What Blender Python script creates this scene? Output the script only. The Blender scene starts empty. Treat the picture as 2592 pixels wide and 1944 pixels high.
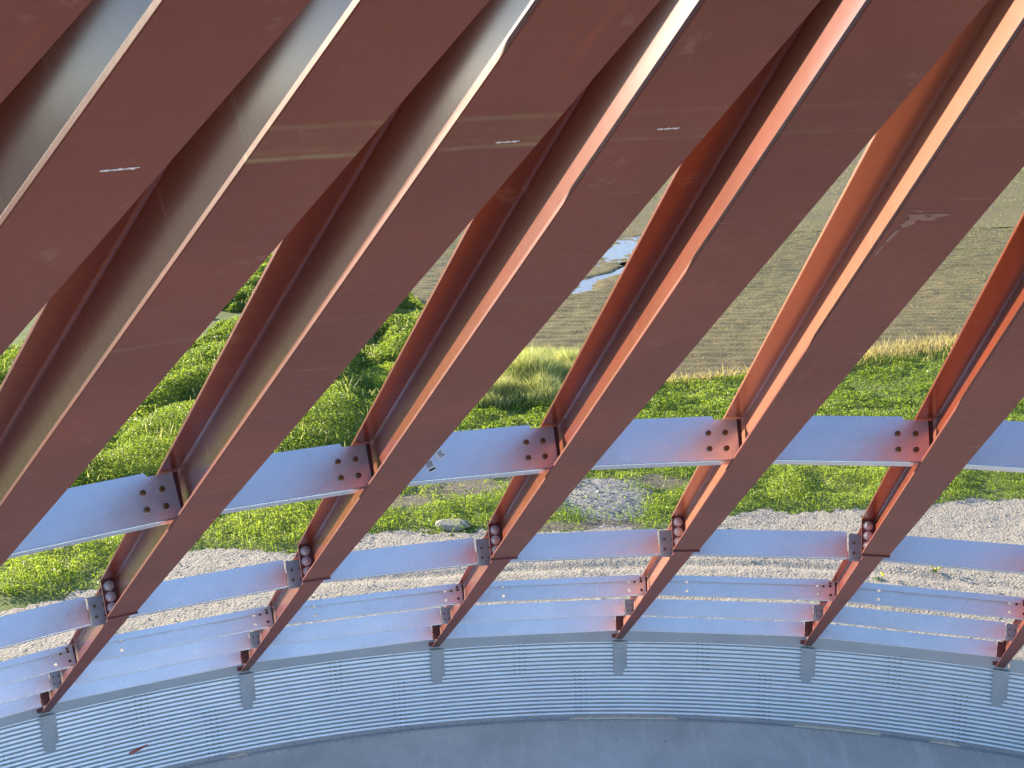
import bpy, math, random
import numpy as np
from mathutils import Vector, Matrix

random.seed(7)
RNG = np.random.default_rng(11)
scene = bpy.context.scene
COL = scene.collection
pi = math.pi
rad = math.radians

# ------------------------------------------------------------------ dimensions (metres, floor = 0)
R = 16.043            # wall radius
Z_EAVE = 1.3586       # underside of the rafters at the wall
SL = 0.513617         # roof slope
CS, SN = math.cos(SL), math.sin(SL)
HD = 0.208            # rafter depth
FW = 0.1531           # upper rafter flange width
FWL = 0.118           # lower rafter flange width
X_SPL = 11.386        # splice plate, distance along the rafter
X_END = 17.42         # inner end of the rafters
GZ = -0.15            # ground level outside
STEP = rad(10)
JIT = {-3: -.0049, -2: -.0056, -1: .0009, 0: -.0002, 1: .0031, 2: .0004, 3: .0003, 4: -.0008, 5: .0069, 6: .003}
def theta(i): return 3 * STEP - i * STEP + JIT.get(i, 0.)

# ------------------------------------------------------------------ helpers
def mesh_np(name, verts, faces_flat, loop_tot, mat=None, smooth=False, attrs=None, uvs=None):
    me = bpy.data.meshes.new(name)
    nv = len(verts)
    me.vertices.add(nv); me.vertices.foreach_set('co', np.asarray(verts, dtype=np.float32).ravel())
    nl = len(faces_flat); me.loops.add(nl); me.loops.foreach_set('vertex_index', np.asarray(faces_flat, dtype=np.int32))
    npoly = len(loop_tot); me.polygons.add(npoly)
    lt = np.asarray(loop_tot, dtype=np.int32)
    ls = np.concatenate([[0], np.cumsum(lt)[:-1]]).astype(np.int32)
    me.polygons.foreach_set('loop_start', ls); me.polygons.foreach_set('loop_total', lt)
    if smooth: me.polygons.foreach_set('use_smooth', np.ones(npoly, dtype=bool))
    if attrs:
        for k, v in attrs.items():
            a = me.attributes.new(k, 'FLOAT', 'POINT'); a.data.foreach_set('value', np.asarray(v, dtype=np.float32))
    me.update(calc_edges=True)
    if mat: me.materials.append(mat)
    return me

class MB:
    """collects shapes for ONE mesh"""
    def __init__(s): s.v = []; s.f = []; s.m = []
    def add(s, vs, fs, m=0):
        o = len(s.v); s.v += [tuple(p) for p in vs]; s.f += [tuple(i + o for i in f) for f in fs]; s.m += [m] * len(fs)
    def box(s, x0, x1, y0, y1, z0, z1, m=0):
        vs = [(x, y, z) for x in (x0, x1) for y in (y0, y1) for z in (z0, z1)]
        s.add(vs, [(0, 1, 3, 2), (4, 6, 7, 5), (0, 4, 5, 1), (2, 3, 7, 6), (0, 2, 6, 4), (1, 5, 7, 3)], m)
    def extrude_x(s, prof, x0, x1, m=0, xs=None):
        """closed profile of (y, z), counter clockwise seen from +x"""
        n = len(prof); st = xs or [x0, x1]
        vs = [(x, y, z) for x in st for (y, z) in prof]
        fs = [tuple(reversed(range(n))), tuple((len(st) - 1) * n + k for k in range(n))]
        for a in range(len(st) - 1):
            for k in range(n):
                k2 = (k + 1) % n
                fs.append((a * n + k, a * n + k2, (a + 1) * n + k2, (a + 1) * n + k))
        s.add(vs, fs, m)
    def cyl(s, c, axis, r, h, n=12, m=0, dome=0.0):
        """cylinder or bolt head from c along unit vector axis"""
        a = Vector(axis).normalized(); t = a.orthogonal().normalized(); b = a.cross(t); c = Vector(c)
        ring = [(math.cos(2 * pi * k / n), math.sin(2 * pi * k / n)) for k in range(n)]
        levels = [(r, 0.), (r, h)] + ([(r * .62, h + dome * .8)] if dome else [])
        vs = [c + t * (q * cx) + b * (q * sy) + a * hh for q, hh in levels for cx, sy in ring]
        fs = [tuple(reversed(range(n))), tuple((len(levels) - 1) * n + k for k in range(n))]
        for l in range(len(levels) - 1):
            for k in range(n):
                k2 = (k + 1) % n
                fs.append((l * n + k, l * n + k2, (l + 1) * n + k2, (l + 1) * n + k))
        s.add(vs, fs, m)
    def mesh(s, name, mats, smooth=False, flip=False):
        if flip:      # mirror across the xz plane
            s.v = [(x, -y, z) for x, y, z in s.v]; s.f = [tuple(reversed(f)) for f in s.f]
        me = bpy.data.meshes.new(name); me.from_pydata(s.v, [], s.f)
        for m in (mats if isinstance(mats, (list, tuple)) else [mats]): me.materials.append(m)
        me.polygons.foreach_set('material_index', s.m)
        if smooth: me.polygons.foreach_set('use_smooth', [True] * len(s.f))
        me.update(); return me

def obj(name, me, parent=None, mat4=None):
    o = bpy.data.objects.new(name, me); COL.objects.link(o)
    if parent: o.parent = parent
    if mat4 is not None: o.matrix_local = mat4
    return o
def empty(name, mat4=None):
    o = bpy.data.objects.new(name, None); o.empty_display_size = .2; COL.objects.link(o)
    if mat4 is not None: o.matrix_local = mat4
    return o
def tag(o, label=None, cat=None, group=None, kind=None):
    if label: o['label'] = label
    if cat: o['category'] = cat
    if group: o['group'] = group
    if kind: o['kind'] = kind
    return o

def hash2(ix, iy, seed):
    h = (ix.astype(np.int64) * 374761393 + iy.astype(np.int64) * 668265263 + seed * 974634777) & 0x7fffffff
    h = ((h ^ (h >> 13)) * 1274126177) & 0x7fffffff
    return ((h ^ (h >> 16)) & 0xffff) / 65535.
def vnoise(x, y, seed=0):
    x = np.asarray(x, float); y = np.asarray(y, float)
    ix = np.floor(x).astype(np.int64); iy = np.floor(y).astype(np.int64); fx = x - ix; fy = y - iy
    fx = fx * fx * (3 - 2 * fx); fy = fy * fy * (3 - 2 * fy)
    a = hash2(ix, iy, seed); b = hash2(ix + 1, iy, seed); c = hash2(ix, iy + 1, seed); d = hash2(ix + 1, iy + 1, seed)
    return (a * (1 - fx) + b * fx) * (1 - fy) + (c * (1 - fx) + d * fx) * fy
def fbm(x, y, seed=0, o=4):
    s = 0.; a = .5; t = 0.
    for k in range(o):
        s = s + a * vnoise(np.asarray(x) * 2 ** k, np.asarray(y) * 2 ** k, seed + 17 * k); t += a; a *= .5
    return s / t

# ------------------------------------------------------------------ node materials
def new_mat(name):
    m = bpy.data.materials.new(name); m.use_nodes = True
    nt = m.node_tree; b = nt.nodes['Principled BSDF']
    return m, nt, b
def nd(nt, typ, **kw):
    n = nt.nodes.new(typ)
    for k, v in kw.items():
        if k in n.inputs: n.inputs[k].default_value = v
        else: setattr(n, k, v)
    return n
def ramp(nt, stops, interp='LINEAR'):
    n = nt.nodes.new('ShaderNodeValToRGB'); n.color_ramp.interpolation = interp
    e = n.color_ramp.elements
    while len(e) < len(stops): e.new(.5)
    for el, (p, c) in zip(e, stops):
        el.position = p; el.color = (c if isinstance(c, (tuple, list)) else (c, c, c)) + ((1.,) if not isinstance(c, (tuple, list)) or len(c) == 3 else ())
    return n
def mixc(nt, fac, a, b, mode='MIX'):
    n = nt.nodes.new('ShaderNodeMix'); n.data_type = 'RGBA'; n.blend_type = mode
    for sock, val in ((n.inputs[0], fac), (n.inputs[6], a), (n.inputs[7], b)):
        if hasattr(val, 'is_output') or hasattr(val, 'links'): nt.links.new(val, sock)
        elif isinstance(val, (int, float)): sock.default_value = val
        else: sock.default_value = tuple(val) + (1,)
    return n.outputs[2]
def mathn(nt, op, a, b=None, c=None, clamp=False):
    n = nt.nodes.new('ShaderNodeMath'); n.operation = op; n.use_clamp = clamp
    for k, val in enumerate((a, b, c)):
        if val is None: continue
        if hasattr(val, 'links'): nt.links.new(val, n.inputs[k])
        else: n.inputs[k].default_value = val
    return n.outputs[0]
def noise(nt, vec, scale, detail=4, rough=.55, dist=0.):
    n = nd(nt, 'ShaderNodeTexNoise', Scale=scale, Detail=detail, Roughness=rough, Distortion=dist)
    if vec is not None: nt.links.new(vec, n.inputs['Vector'])
    return n
def bump(nt, h, strength=.3, dist=.01, bsdf=None):
    n = nd(nt, 'ShaderNodeBump', Strength=strength, Distance=dist); nt.links.new(h, n.inputs['Height'])
    if bsdf: nt.links.new(n.outputs[0], bsdf.inputs['Normal'])
    return n.outputs[0]
def objvec(nt, scale=(1, 1, 1), rand=True):
    tc = nt.nodes.new('ShaderNodeTexCoord'); mp = nt.nodes.new('ShaderNodeMapping'); mp.inputs['Scale'].default_value = scale
    nt.links.new(tc.outputs['Object'], mp.inputs['Vector'])
    if rand:
        oi = nt.nodes.new('ShaderNodeObjectInfo')
        cb = nt.nodes.new('ShaderNodeCombineXYZ')
        r = mathn(nt, 'MULTIPLY', oi.outputs['Random'], 40.)
        for k in range(3): nt.links.new(r, cb.inputs[k])
        nt.links.new(cb.outputs[0], mp.inputs['Location'])
    return mp.outputs[0], tc

def primer_material(name, base, dark=.75, rough=.40, band=False, coat=.15, spec=.5):
    m, nt, b = new_mat(name)
    v, tc = objvec(nt)
    vl, _ = objvec(nt, (.5, 6, 6))
    n1 = noise(nt, v, 1.6, 5, .6); n2 = noise(nt, v, 38, 3, .6); n3 = noise(nt, vl, 2.2, 5, .7)
    c = mixc(nt, ramp_out(nt, n1.outputs[0], [(.3, 0.), (.75, 1.)]), tuple(x * dark for x in base), base)
    # brighter orange scuffs along the bar and pale rubbed places
    sc = ramp_out(nt, n3.outputs[0], [(.62, 0.), (.78, .6)])
    c = mixc(nt, sc, c, (base[0] * 1.5, base[1] * 1.2, base[2] * .8))
    ns = noise(nt, v, 5.5, 6, .75)
    pale = ramp_out(nt, ns.outputs[0], [(.61, 0.), (.74, .6)])
    c = mixc(nt, pale, c, (.30, .17, .12))
    vx, _ = objvec(nt, (26, 2.2, 2.2)); nx = noise(nt, vx, 1.0, 4, .7, .4)
    c = mixc(nt, ramp_out(nt, nx.outputs[0], [(.66, 0.), (.74, .5)]), c, (.33, .20, .13))
    c = mixc(nt, ramp_out(nt, nx.outputs[0], [(.24, .45), (.31, 0.)]), c, tuple(x * .5 for x in base))
    fleck = ramp_out(nt, n2.outputs[0], [(.72, 0.), (.80, .35)])
    c = mixc(nt, fleck, c, tuple(x * .45 for x in base))
    if band:
        # tan stain lines across the flange, a fixed distance along the bar, on the bars that carry the property
        sep = nt.nodes.new('ShaderNodeSeparateXYZ'); nt.links.new(tc.outputs['Object'], sep.inputs[0])
        at = nd(nt, 'ShaderNodeAttribute', attribute_name='stain'); at.attribute_type = 'OBJECT'
        wob = noise(nt, v, 9, 3, .6)
        xx = mathn(nt, 'ADD', sep.outputs[0], mathn(nt, 'MULTIPLY', mathn(nt, 'SUBTRACT', wob.outputs[0], .5), .012))
        tot = None
        for p, w, k in ((16.672, .009, 1.), (16.69, .02, .3), (16.752, .011, .55), (16.72, .05, .16), (14.49, .016, .5), (16.00, .012, .35)):
            d = mathn(nt, 'ABSOLUTE', mathn(nt, 'SUBTRACT', xx, p))
            f = mathn(nt, 'MULTIPLY', mathn(nt, 'SUBTRACT', 1., mathn(nt, 'DIVIDE', d, w), clamp=True), k)
            tot = f if tot is None else mathn(nt, 'MAXIMUM', tot, f)
        tot = mathn(nt, 'MULTIPLY', mathn(nt, 'MULTIPLY', tot, at.outputs['Fac']), ramp_out(nt, noise(nt, v, 14, 4, .7).outputs[0], [(.33, .25), (.6, 1.)]))
        c = mixc(nt, tot, c, (.26, .17, .075))
    nt.links.new(c, b.inputs['Base Color'])
    rr = mathn(nt, 'ADD', mathn(nt, 'MULTIPLY', n2.outputs[0], .16), rough - .08)
    nt.links.new(rr, b.inputs['Roughness'])
    b.inputs['IOR'].default_value = 1.55
    b.inputs['Coat Weight'].default_value = coat; b.inputs['Coat Roughness'].default_value = .19; b.inputs['Specular IOR Level'].default_value = spec; b.inputs['Coat IOR'].default_value = 1.55
    nb = noise(nt, v, 120, 3, .6)
    bump(nt, nb.outputs[0], .06, .002, b)
    return m
def ramp_out(nt, val, stops):
    r = ramp(nt, stops); nt.links.new(val, r.inputs[0]); return r.outputs[0]

PRIMER = (.205, .046, .024)
M_FL = primer_material('red_primer', PRIMER, .66, band=True, rough=.55, coat=0., spec=.3)
M_WEB = primer_material('red_primer_web', (.210, .037, .008), .66, .42, coat=.6, spec=.12)
M_PEACH_GLARE = primer_material('glossy_primer_glare_tint', (.36, .125, .062), .82, .42, coat=.5, spec=.3)  # glossier primer, its peach tone holding sun glare put into the colour
M_RUST = primer_material('dark_red_primer', (.13, .022, .015), .7, .5)

def galv_material(name, base=(.86, .86, .86), rough=.37, metal=.85, scale=14.):
    m, nt, b = new_mat(name)
    v, tc = objvec(nt)
    vs, _ = objvec(nt, (.35, 3, 3))
    n1 = noise(nt, v, scale, 3, .6); n2 = noise(nt, v, 1.7, 4, .6); n3 = noise(nt, vs, 3., 5, .65)
    vor = nd(nt, 'ShaderNodeTexVoronoi', Scale=55.); nt.links.new(v, vor.inputs['Vector'])
    sp = nt.nodes.new('ShaderNodeSeparateColor'); nt.links.new(vor.outputs['Color'], sp.inputs[0])
    f = mathn(nt, 'ADD', mathn(nt, 'MULTIPLY', sp.outputs[0], .12), mathn(nt, 'MULTIPLY', n2.outputs[0], .8))
    c = mixc(nt, f, tuple(x * .80 for x in base), tuple(min(1, x * 1.12) for x in base))
    st = ramp_out(nt, n3.outputs[0], [(.62, 0.), (.80, .25)])
    c = mixc(nt, st, c, tuple(x * .55 for x in base))
    nt.links.new(c, b.inputs['Base Color'])
    b.inputs['Metallic'].default_value = metal
    r = mathn(nt, 'ADD', mathn(nt, 'MULTIPLY', n1.outputs[0], .06), mathn(nt, 'ADD', rough - .12, mathn(nt, 'MULTIPLY', sp.outputs[1], .02)))
    nt.links.new(r, b.inputs['Roughness'])
    vz, _ = objvec(nt, (9, 1, .5)); nz = noise(nt, vz, 2.5, 4, .65)
    hh = mathn(nt, 'ADD', n2.outputs[0], mathn(nt, 'MULTIPLY', nz.outputs[0], .05))
    bump(nt, hh, .22, .03, b)
    return m
M_GALV = galv_material('galvanized_steel')
M_WALL = galv_material('galvanized_wall_steel', (.60, .625, .63), .47, .8, 9.)
M_CLIP = galv_material('weathered_galvanized_clip', (.34, .355, .37), .55, .6, 20.)
M_DULL = galv_material('dull_galvanized_steel', (.45, .46, .46), .55, .5, 20.)

def plain(name, col, rough=.5, metal=0., var=.25, scale=30.):
    m, nt, b = new_mat(name); v, _ = objvec(nt)
    n = noise(nt, v, scale, 3, .6)
    nt.links.new(mixc(nt, n.outputs[0], tuple(x * (1 - var) for x in col), tuple(min(1, x * (1 + var)) for x in col)), b.inputs['Base Color'])
    b.inputs['Roughness'].default_value = rough; b.inputs['Metallic'].default_value = metal
    return m
M_BOLT = plain('yellow_zinc_bolt', (.17, .09, .03), .4, .6)
M_WASH = plain('grey_washer', (.62, .56, .54), .42, .5)
M_DARK = plain('dark_rubber_washer', (.035, .038, .042), .6)
M_CHALK = plain('white_chalk', (.72, .68, .64), .95)
M_PAPER = plain('white_label_paper', (.70, .70, .68), .7, 0., .06)
M_INK = plain('black_print', (.03, .03, .03), .6)
M_CREAM = plain('cream_strip_tone', (.62, .52, .38), .7)
M_BRIGHT = plain('bright_bolt', (.75, .75, .74), .25, .9)

# concrete
def concrete():
    m, nt, b = new_mat('concrete'); v, _ = objvec(nt, rand=False)
    n1 = noise(nt, v, .55, 6, .6, .6); n2 = noise(nt, v, 4.5, 5, .65); n3 = noise(nt, v, 90, 2)
    vl, _ = objvec(nt, (.5, 2.6, 1), False); n4 = noise(nt, vl, 1.1, 5, .7, 1.2)
    c = mixc(nt, ramp_out(nt, n1.outputs[0], [(.32, 0.), (.68, 1.)]), (.45, .43, .385), (.72, .68, .60))
    c = mixc(nt, ramp_out(nt, n4.outputs[0], [(.50, 0.), (.66, .7)]), c, (.76, .71, .63))
    c = mixc(nt, mathn(nt, 'MULTIPLY', n2.outputs[0], .5), c, (.43, .41, .37))
    nt.links.new(c, b.inputs['Base Color']); b.inputs['Roughness'].default_value = .72
    h = mathn(nt, 'ADD', mathn(nt, 'MULTIPLY', n2.outputs[0], .6), mathn(nt, 'MULTIPLY', n3.outputs[0], .3))
    bump(nt, h, .15, .01, b); return m
M_CONC = concrete()

def gravel_mat(name, c1, c2, c3, bs=.6):
    m, nt, b = new_mat(name); v, _ = objvec(nt, rand=False)
    vor = nd(nt, 'ShaderNodeTexVoronoi', Scale=17.); nt.links.new(v, vor.inputs['Vector'])
    sp = nt.nodes.new('ShaderNodeSeparateColor'); nt.links.new(vor.outputs['Color'], sp.inputs[0])
    v2 = nd(nt, 'ShaderNodeTexVoronoi', Scale=42.); nt.links.new(v, v2.inputs['Vector'])
    n1 = noise(nt, v, .8, 5, .6); n2 = noise(nt, v, 7, 4, .6)
    c = mixc(nt, sp.outputs[0], c1, c2)
    c = mixc(nt, ramp_out(nt, n1.outputs[0], [(.4, 0.), (.7, .6)]), c, c3)
    c = mixc(nt, mathn(nt, 'MULTIPLY', n2.outputs[0], .35), c, tuple(x * .6 for x in c1))
    nt.links.new(c, b.inputs['Base Color']); b.inputs['Roughness'].default_value = .9
    h = mathn(nt, 'SUBTRACT', 1.4, mathn(nt, 'ADD', vor.outputs['Distance'], mathn(nt, 'MULTIPLY', v2.outputs['Distance'], .5)))
    bump(nt, h, bs, .018, b); return m
M_GRAV = gravel_mat('limestone_gravel', (.37, .32, .245), (.49, .44, .35), (.44, .38, .28))
M_PILE = gravel_mat('grey_gravel', (.28, .27, .245), (.38, .365, .335), (.32, .305, .275), .3)

def soil_mat(name, c1, c2, scale=1.3, rows=False):
    m, nt, b = new_mat(name); v, _ = objvec(nt, rand=False)
    n1 = noise(nt, v, .12, 5, .6); n2 = noise(nt, v, scale * 6, 6, .7); n3 = noise(nt, v, scale, 4, .6)
    c = mixc(nt, ramp_out(nt, n1.outputs[0], [(.3, 0.), (.7, 1.)]), c1, c2)
    c = mixc(nt, ramp_out(nt, n2.outputs[0], [(.5, 0.), (.72, .8)]), c, tuple(x * 1.7 for x in c2))
    c = mixc(nt, ramp_out(nt, n3.outputs[0], [(.55, 0.), (.75, .5)]), c, tuple(x * .6 for x in c1))
    nt.links.new(c, b.inputs['Base Color']); b.inputs['Roughness'].default_value = .95
    bump(nt, n2.outputs[0], .8, .08, b); return m
M_FIELD = soil_mat('tilled_soil', (.150, .116, .046), (.200, .164, .058))
M_SOIL = soil_mat('bare_soil', (.10, .078, .050), (.17, .135, .09), 1.6)
def under_mat():
    m, nt, b = new_mat('soil_under_grass'); v, _ = objvec(nt, rand=False)
    at = nd(nt, 'ShaderNodeAttribute', attribute_name='bare'); n1 = noise(nt, v, 3.2, 6, .7); n2 = noise(nt, v, 14, 4, .7)
    g = mixc(nt, n1.outputs[0], (.085, .120, .020), (.19, .24, .04))
    d = mixc(nt, ramp_out(nt, n2.outputs[0], [(.3, 0.), (.7, 1.)]), (.13, .105, .07), (.25, .21, .15))
    f = ramp_out(nt, mathn(nt, 'ADD', at.outputs['Fac'], mathn(nt, 'MULTIPLY', mathn(nt, 'SUBTRACT', n1.outputs[0], .5), .8)), [(.3, 0.), (.55, 1.)])
    nt.links.new(mixc(nt, f, g, d), b.inputs['Base Color']); b.inputs['Roughness'].default_value = .95
    bump(nt, n2.outputs[0], .7, .05, b); return m
M_UNDER = under_mat()

def leaf_mat(name, lo, hi, trans, rough=.5):
    m, nt, b = new_mat(name)
    at = nd(nt, 'ShaderNodeAttribute', attribute_name='tint')
    c = mixc(nt, at.outputs['Fac'], lo, hi)
    nt.links.new(c, b.inputs['Base Color']); b.inputs['Roughness'].default_value = rough
    tr = nt.nodes.new('ShaderNodeBsdfTranslucent')
    ct = mixc(nt, 1., c, trans, 'MULTIPLY'); nt.links.new(ct, tr.inputs['Color'])
    mx = nt.nodes.new('ShaderNodeMixShader'); mx.inputs[0].default_value = .5
    nt.links.new(b.outputs[0], mx.inputs[1]); nt.links.new(tr.outputs[0], mx.inputs[2])
    nt.links.new(mx.outputs[0], nt.nodes['Material Output'].inputs['Surface']); return m
M_LAWN = leaf_mat('lawn_grass', (.130, .195, .024), (.36, .41, .070), (1.6, 1.7, .9))
M_WEED = leaf_mat('weed_leaves', (.075, .125, .024), (.25, .30, .055), (1.8, 1.9, .9))
M_TALL = leaf_mat('tall_pale_grass', (.24, .28, .07), (.55, .54, .26), (1.4, 1.4, 1.0))
M_DRY = leaf_mat('dry_grass', (.30, .26, .09), (.55, .45, .20), (1.3, 1.3, 1.0))
M_STRAW = plain('straw', (.45, .37, .24), .9)
M_FLOWER = plain('yellow_petals', (.75, .60, .04), .6)

def water():
    m, nt, b = new_mat('puddle_water'); v, _ = objvec(nt, rand=False)
    b.inputs['Base Color'].default_value = (.26, .25, .23, 1); b.inputs['Roughness'].default_value = .28
    b.inputs['IOR'].default_value = 1.33
    n = noise(nt, v, 2.4, 3); bump(nt, n.outputs[0], .12, .05, b); return m
M_WATER = water()

# ------------------------------------------------------------------ rafters
def rafter_matrix(i):
    t = theta(i); c, s = math.cos(t), math.sin(t)
    X = Vector((-CS * c, -CS * s, SN)); Z = Vector((SN * c, SN * s, CS)); Y = Z.cross(X)
    m = Matrix((X, Y, Z)).transposed().to_4x4(); m.translation = (R * c, R * s, Z_EAVE); return m

TF, TW, FIL = .0105, .0065, .011
def flange_prof(w, z0, z1, bev=.0016):
    h = w / 2
    return [(-h + bev, z0), (h - bev, z0), (h, z0 + bev), (h, z1 - bev), (h - bev, z1), (-h + bev, z1), (-h, z1 - bev), (-h, z0 + bev)]
def web_prof(z0, z1):
    t = TW / 2; pts = []
    def arc(cy, cz, a0):
        return [(cy + FIL * math.cos(rad(a0 + 30 * k)), cz + FIL * math.sin(rad(a0 + 30 * k))) for k in range(4)]
    # right side going up: bottom-right fillet, top-right fillet, top-left, bottom-left
    p = [(t + FIL, z0)] + list(reversed(arc(t + FIL, z0 + FIL, 180)))[1:]
    p += list(reversed(arc(t + FIL, z1 - FIL, 90)))
    p += list(reversed(arc(-t - FIL, z1 - FIL, 0)))
    p += list(reversed(arc(-t - FIL, z0 + FIL, 270)))
    out = []
    for q in p:
        if not out or (abs(q[0] - out[-1][0]) + abs(q[1] - out[-1][1])) > 1e-5: out.append(q)
    return out

def xs_between(a, b, n): return [a + (b - a) * k / n for k in range(n + 1)]
def part_mesh(name, prof, x0, x1, mat, n=1):
    mb = MB(); mb.extrude_x(prof, x0, x1, xs=xs_between(x0, x1, n)); return mb.mesh(name, mat)
XU0 = X_SPL + .009; XL1 = X_SPL - .009
ZT0 = HD - TF
me_bf_u = part_mesh('bottom_flange', flange_prof(FW, 0, TF), XU0, X_END, M_FL)
me_bf_l = part_mesh('bottom_flange', flange_prof(FWL, 0.002, TF), 0, XL1, M_FL)
me_tf_u = part_mesh('top_flange', flange_prof(FW, ZT0, HD), XU0, X_END, M_WEB)
me_tf_l = part_mesh('top_flange', flange_prof(FWL, ZT0, HD), .12, XL1, M_WEB)
me_wb_u = part_mesh('web', web_prof(TF - .001, ZT0 + .001), XU0, X_END - .002, M_WEB)
me_wb_l = part_mesh('web', web_prof(TF - .001, ZT0 + .001), .1, XL1, M_WEB)
def plate_mesh(name, x, y0, y1, z0, z1, th, mat, bev=.002):
    mb = MB(); mb.box(x - th / 2, x + th / 2, y0, y1, z0, z1); return mb.mesh(name, mat)
me_end = plate_mesh('end_plate', X_SPL, -FW / 2 - .002, FW / 2 + .002, -.012, HD + .012, .018, M_RUST)
def bolt_mesh(name, r, h, mat, axis=(1, 0, 0), washer=0, n=6):
    mb = MB(); ax = Vector(axis)
    if washer: mb.cyl((0, 0, 0), axis, washer, .004, 20); mb.cyl(ax * .004, axis, r, h, 12, 0, .004)
    else: mb.cyl((0, 0, 0), axis, r, h, n, 0, .002)
    return mb.mesh(name, mat)
me_bigbolt = bolt_mesh('bolt', .017, .013, M_WASH, washer=.0265)
ring_x = dict(A=13.938, B=10.884, C=7.796, D=5.304, E=2.342)
CLIPW = .112
def clip_mesh(x, mat, z0, z1, half=FWL / 2):
    x -= .0045
    mb = MB(); mb.box(x - .003, x + .003, -CLIPW - .005, -TW / 2 - .012, z0, z1)
    return mb.mesh('clip_plate', mat)
me_clip = {k: clip_mesh(ring_x[k] - (.010 if k not in 'AC' else .0), m, z0, z1)
           for k, m, z0, z1 in (('A', M_RUST, .045, .192), ('B', M_CLIP, .018, .186), ('C', M_RUST, .035, .190), ('D', M_CLIP, .016, .188), ('E', M_RUST, .006, .200))}
mb = MB(); mb.box(.02, .034, -.105, -TW / 2 - .012, .016, .180); me_foot = mb.mesh('foot_plate', M_RUST)
me_smallbolt = bolt_mesh('bolt', .0085, .007, M_BOLT)
me_rustbolt = bolt_mesh('bolt', .006, .006, M_BOLT)
# chalk layout tick and rubbed patches drawn on the underside
def chalk_mesh(y0, y1, x, slope=.02):
    mb = MB(); n = 9
    for k in range(n):
        a = y0 + (y1 - y0) * k / n; b = y0 + (y1 - y0) * (k + 1) / n
        w = .0024 + .0014 * math.sin(k * 2.1); xx = x + slope * (a - y0) + .0006 * math.sin(k * 3.3)
        mb.box(xx - w / 2, xx + w / 2, a, b, -.0009, -.0002)
    return mb.mesh('chalk_mark', M_CHALK)

def splash_mesh():
    mb = MB()
    def blob(cx, cy, rx, ry, rot, sd):
        n = 22; c, s_ = math.cos(rot), math.sin(rot); ring = []
        for k in range(n):
            a = 2 * pi * k / n; q = .65 + .7 * float(vnoise(math.cos(a) * 2 + sd, math.sin(a) * 2 + 3, sd))
            u, v = rx * q * math.cos(a), ry * q * math.sin(a); ring.append((cx + u * c - v * s_, cy + u * s_ + v * c))
        vs = [(x, y, z) for z in (-.0002, -.0008) for x, y in ring]
        mb.add(vs, [tuple(range(n)), tuple(reversed(range(n, 2 * n)))] + [(k, n + k, n + (k + 1) % n, (k + 1) % n) for k in range(n)])
    blob(16.33, -.030, .012, .030, .25, 2); blob(16.338, -.004, .007, .022, -.1, 3); blob(16.305, -.046, .018, .012, .3, 4)
    blob(16.24, -.060, .035, .0045, .1, 5); blob(16.17, -.066, .030, .003, .05, 6); blob(16.36, -.045, .004, .010, .4, 7)
    return mb.mesh('pale_splash', plain('dried_pale_splash', (.27, .145, .11), .9, 0., .4, 60.))
R_LABEL = {
 -3: 'rust red rafter cutting across the extreme top left corner of the picture',
 -2: 'rust red rafter near the top left with a short white chalk tick and grey sheen',
 -1: 'rust red rafter running off the left edge, crossed by two tan stain lines',
 0: 'rust red rafter whose lower tip meets the wall farthest left in the picture',
 1: 'rust red rafter meeting the wall second from the left, under a white glare',
 2: 'rust red rafter meeting the wall third from the left, lit orange on its web',
 3: 'rust red rafter meeting the wall fourth from the left, with a pale whitish smear',
 4: 'rust red rafter meeting the wall fifth from the left, over the grey lawn edge',
 5: 'rust red rafter whose lower tip meets the wall at the extreme right',
}
R_LABEL[4] = 'rust red rafter meeting the wall fifth from the left, second from the right'
for i in range(-3, 6):
    r = empty('rafter', rafter_matrix(i)); tag(r, R_LABEL[i], 'rafter', 'steel roof rafters')
    ch = [('bottom_flange', me_bf_u), ('bottom_flange', me_bf_l), ('top_flange', me_tf_u), ('top_flange', me_tf_l), ('web', me_wb_u), ('web', me_wb_l)]
    for nm, me in ch:
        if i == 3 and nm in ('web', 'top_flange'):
            me = me.copy(); me.materials.clear(); me.materials.append(M_PEACH_GLARE)
        o = obj(nm, me, r)
        o['stain'] = {-2: 0.0, -3: 0., -1: 1., 0: .85, 1: .35, 2: .22, 3: .15, 4: .3, 5: .15}[i]
    if i >= -1:
        e = obj('end_plate', me_end, r)
        for z in (.163, .105, .047):
            obj('bolt', me_bigbolt, e, Matrix.Translation((X_SPL + .009, -.043, z)))
            obj('bolt', me_bigbolt, e, Matrix.Translation((X_SPL + .009, .043, z)))
        for k in 'ABCDE':
            c = obj('clip_plate', me_clip[k], r)
            if k in 'BD':
                for yy in (-.036, -.086):
                    for zz in (.066, .128): obj('bolt', me_smallbolt, c, Matrix.Translation((ring_x[k] - .007, yy, zz)))
            if k == 'E':
                for yy in (-.040, -.085):
                    for zz in (.06, .105, .15): obj('bolt', me_rustbolt, c, Matrix.Translation((ring_x[k] - .007, yy, zz)))
        obj('foot_plate', me_foot, r)
    if i == -2: obj('chalk_mark', chalk_mesh(-.007, .040, 16.677), r)
    if i == 0: obj('chalk_mark', chalk_mesh(.006, .041, 16.683), r)
    if i == 3: obj('pale_splash', splash_mesh(), r)
    if i == 1: obj('chalk_mark', chalk_mesh(-.012, .022, 16.70), r)

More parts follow.
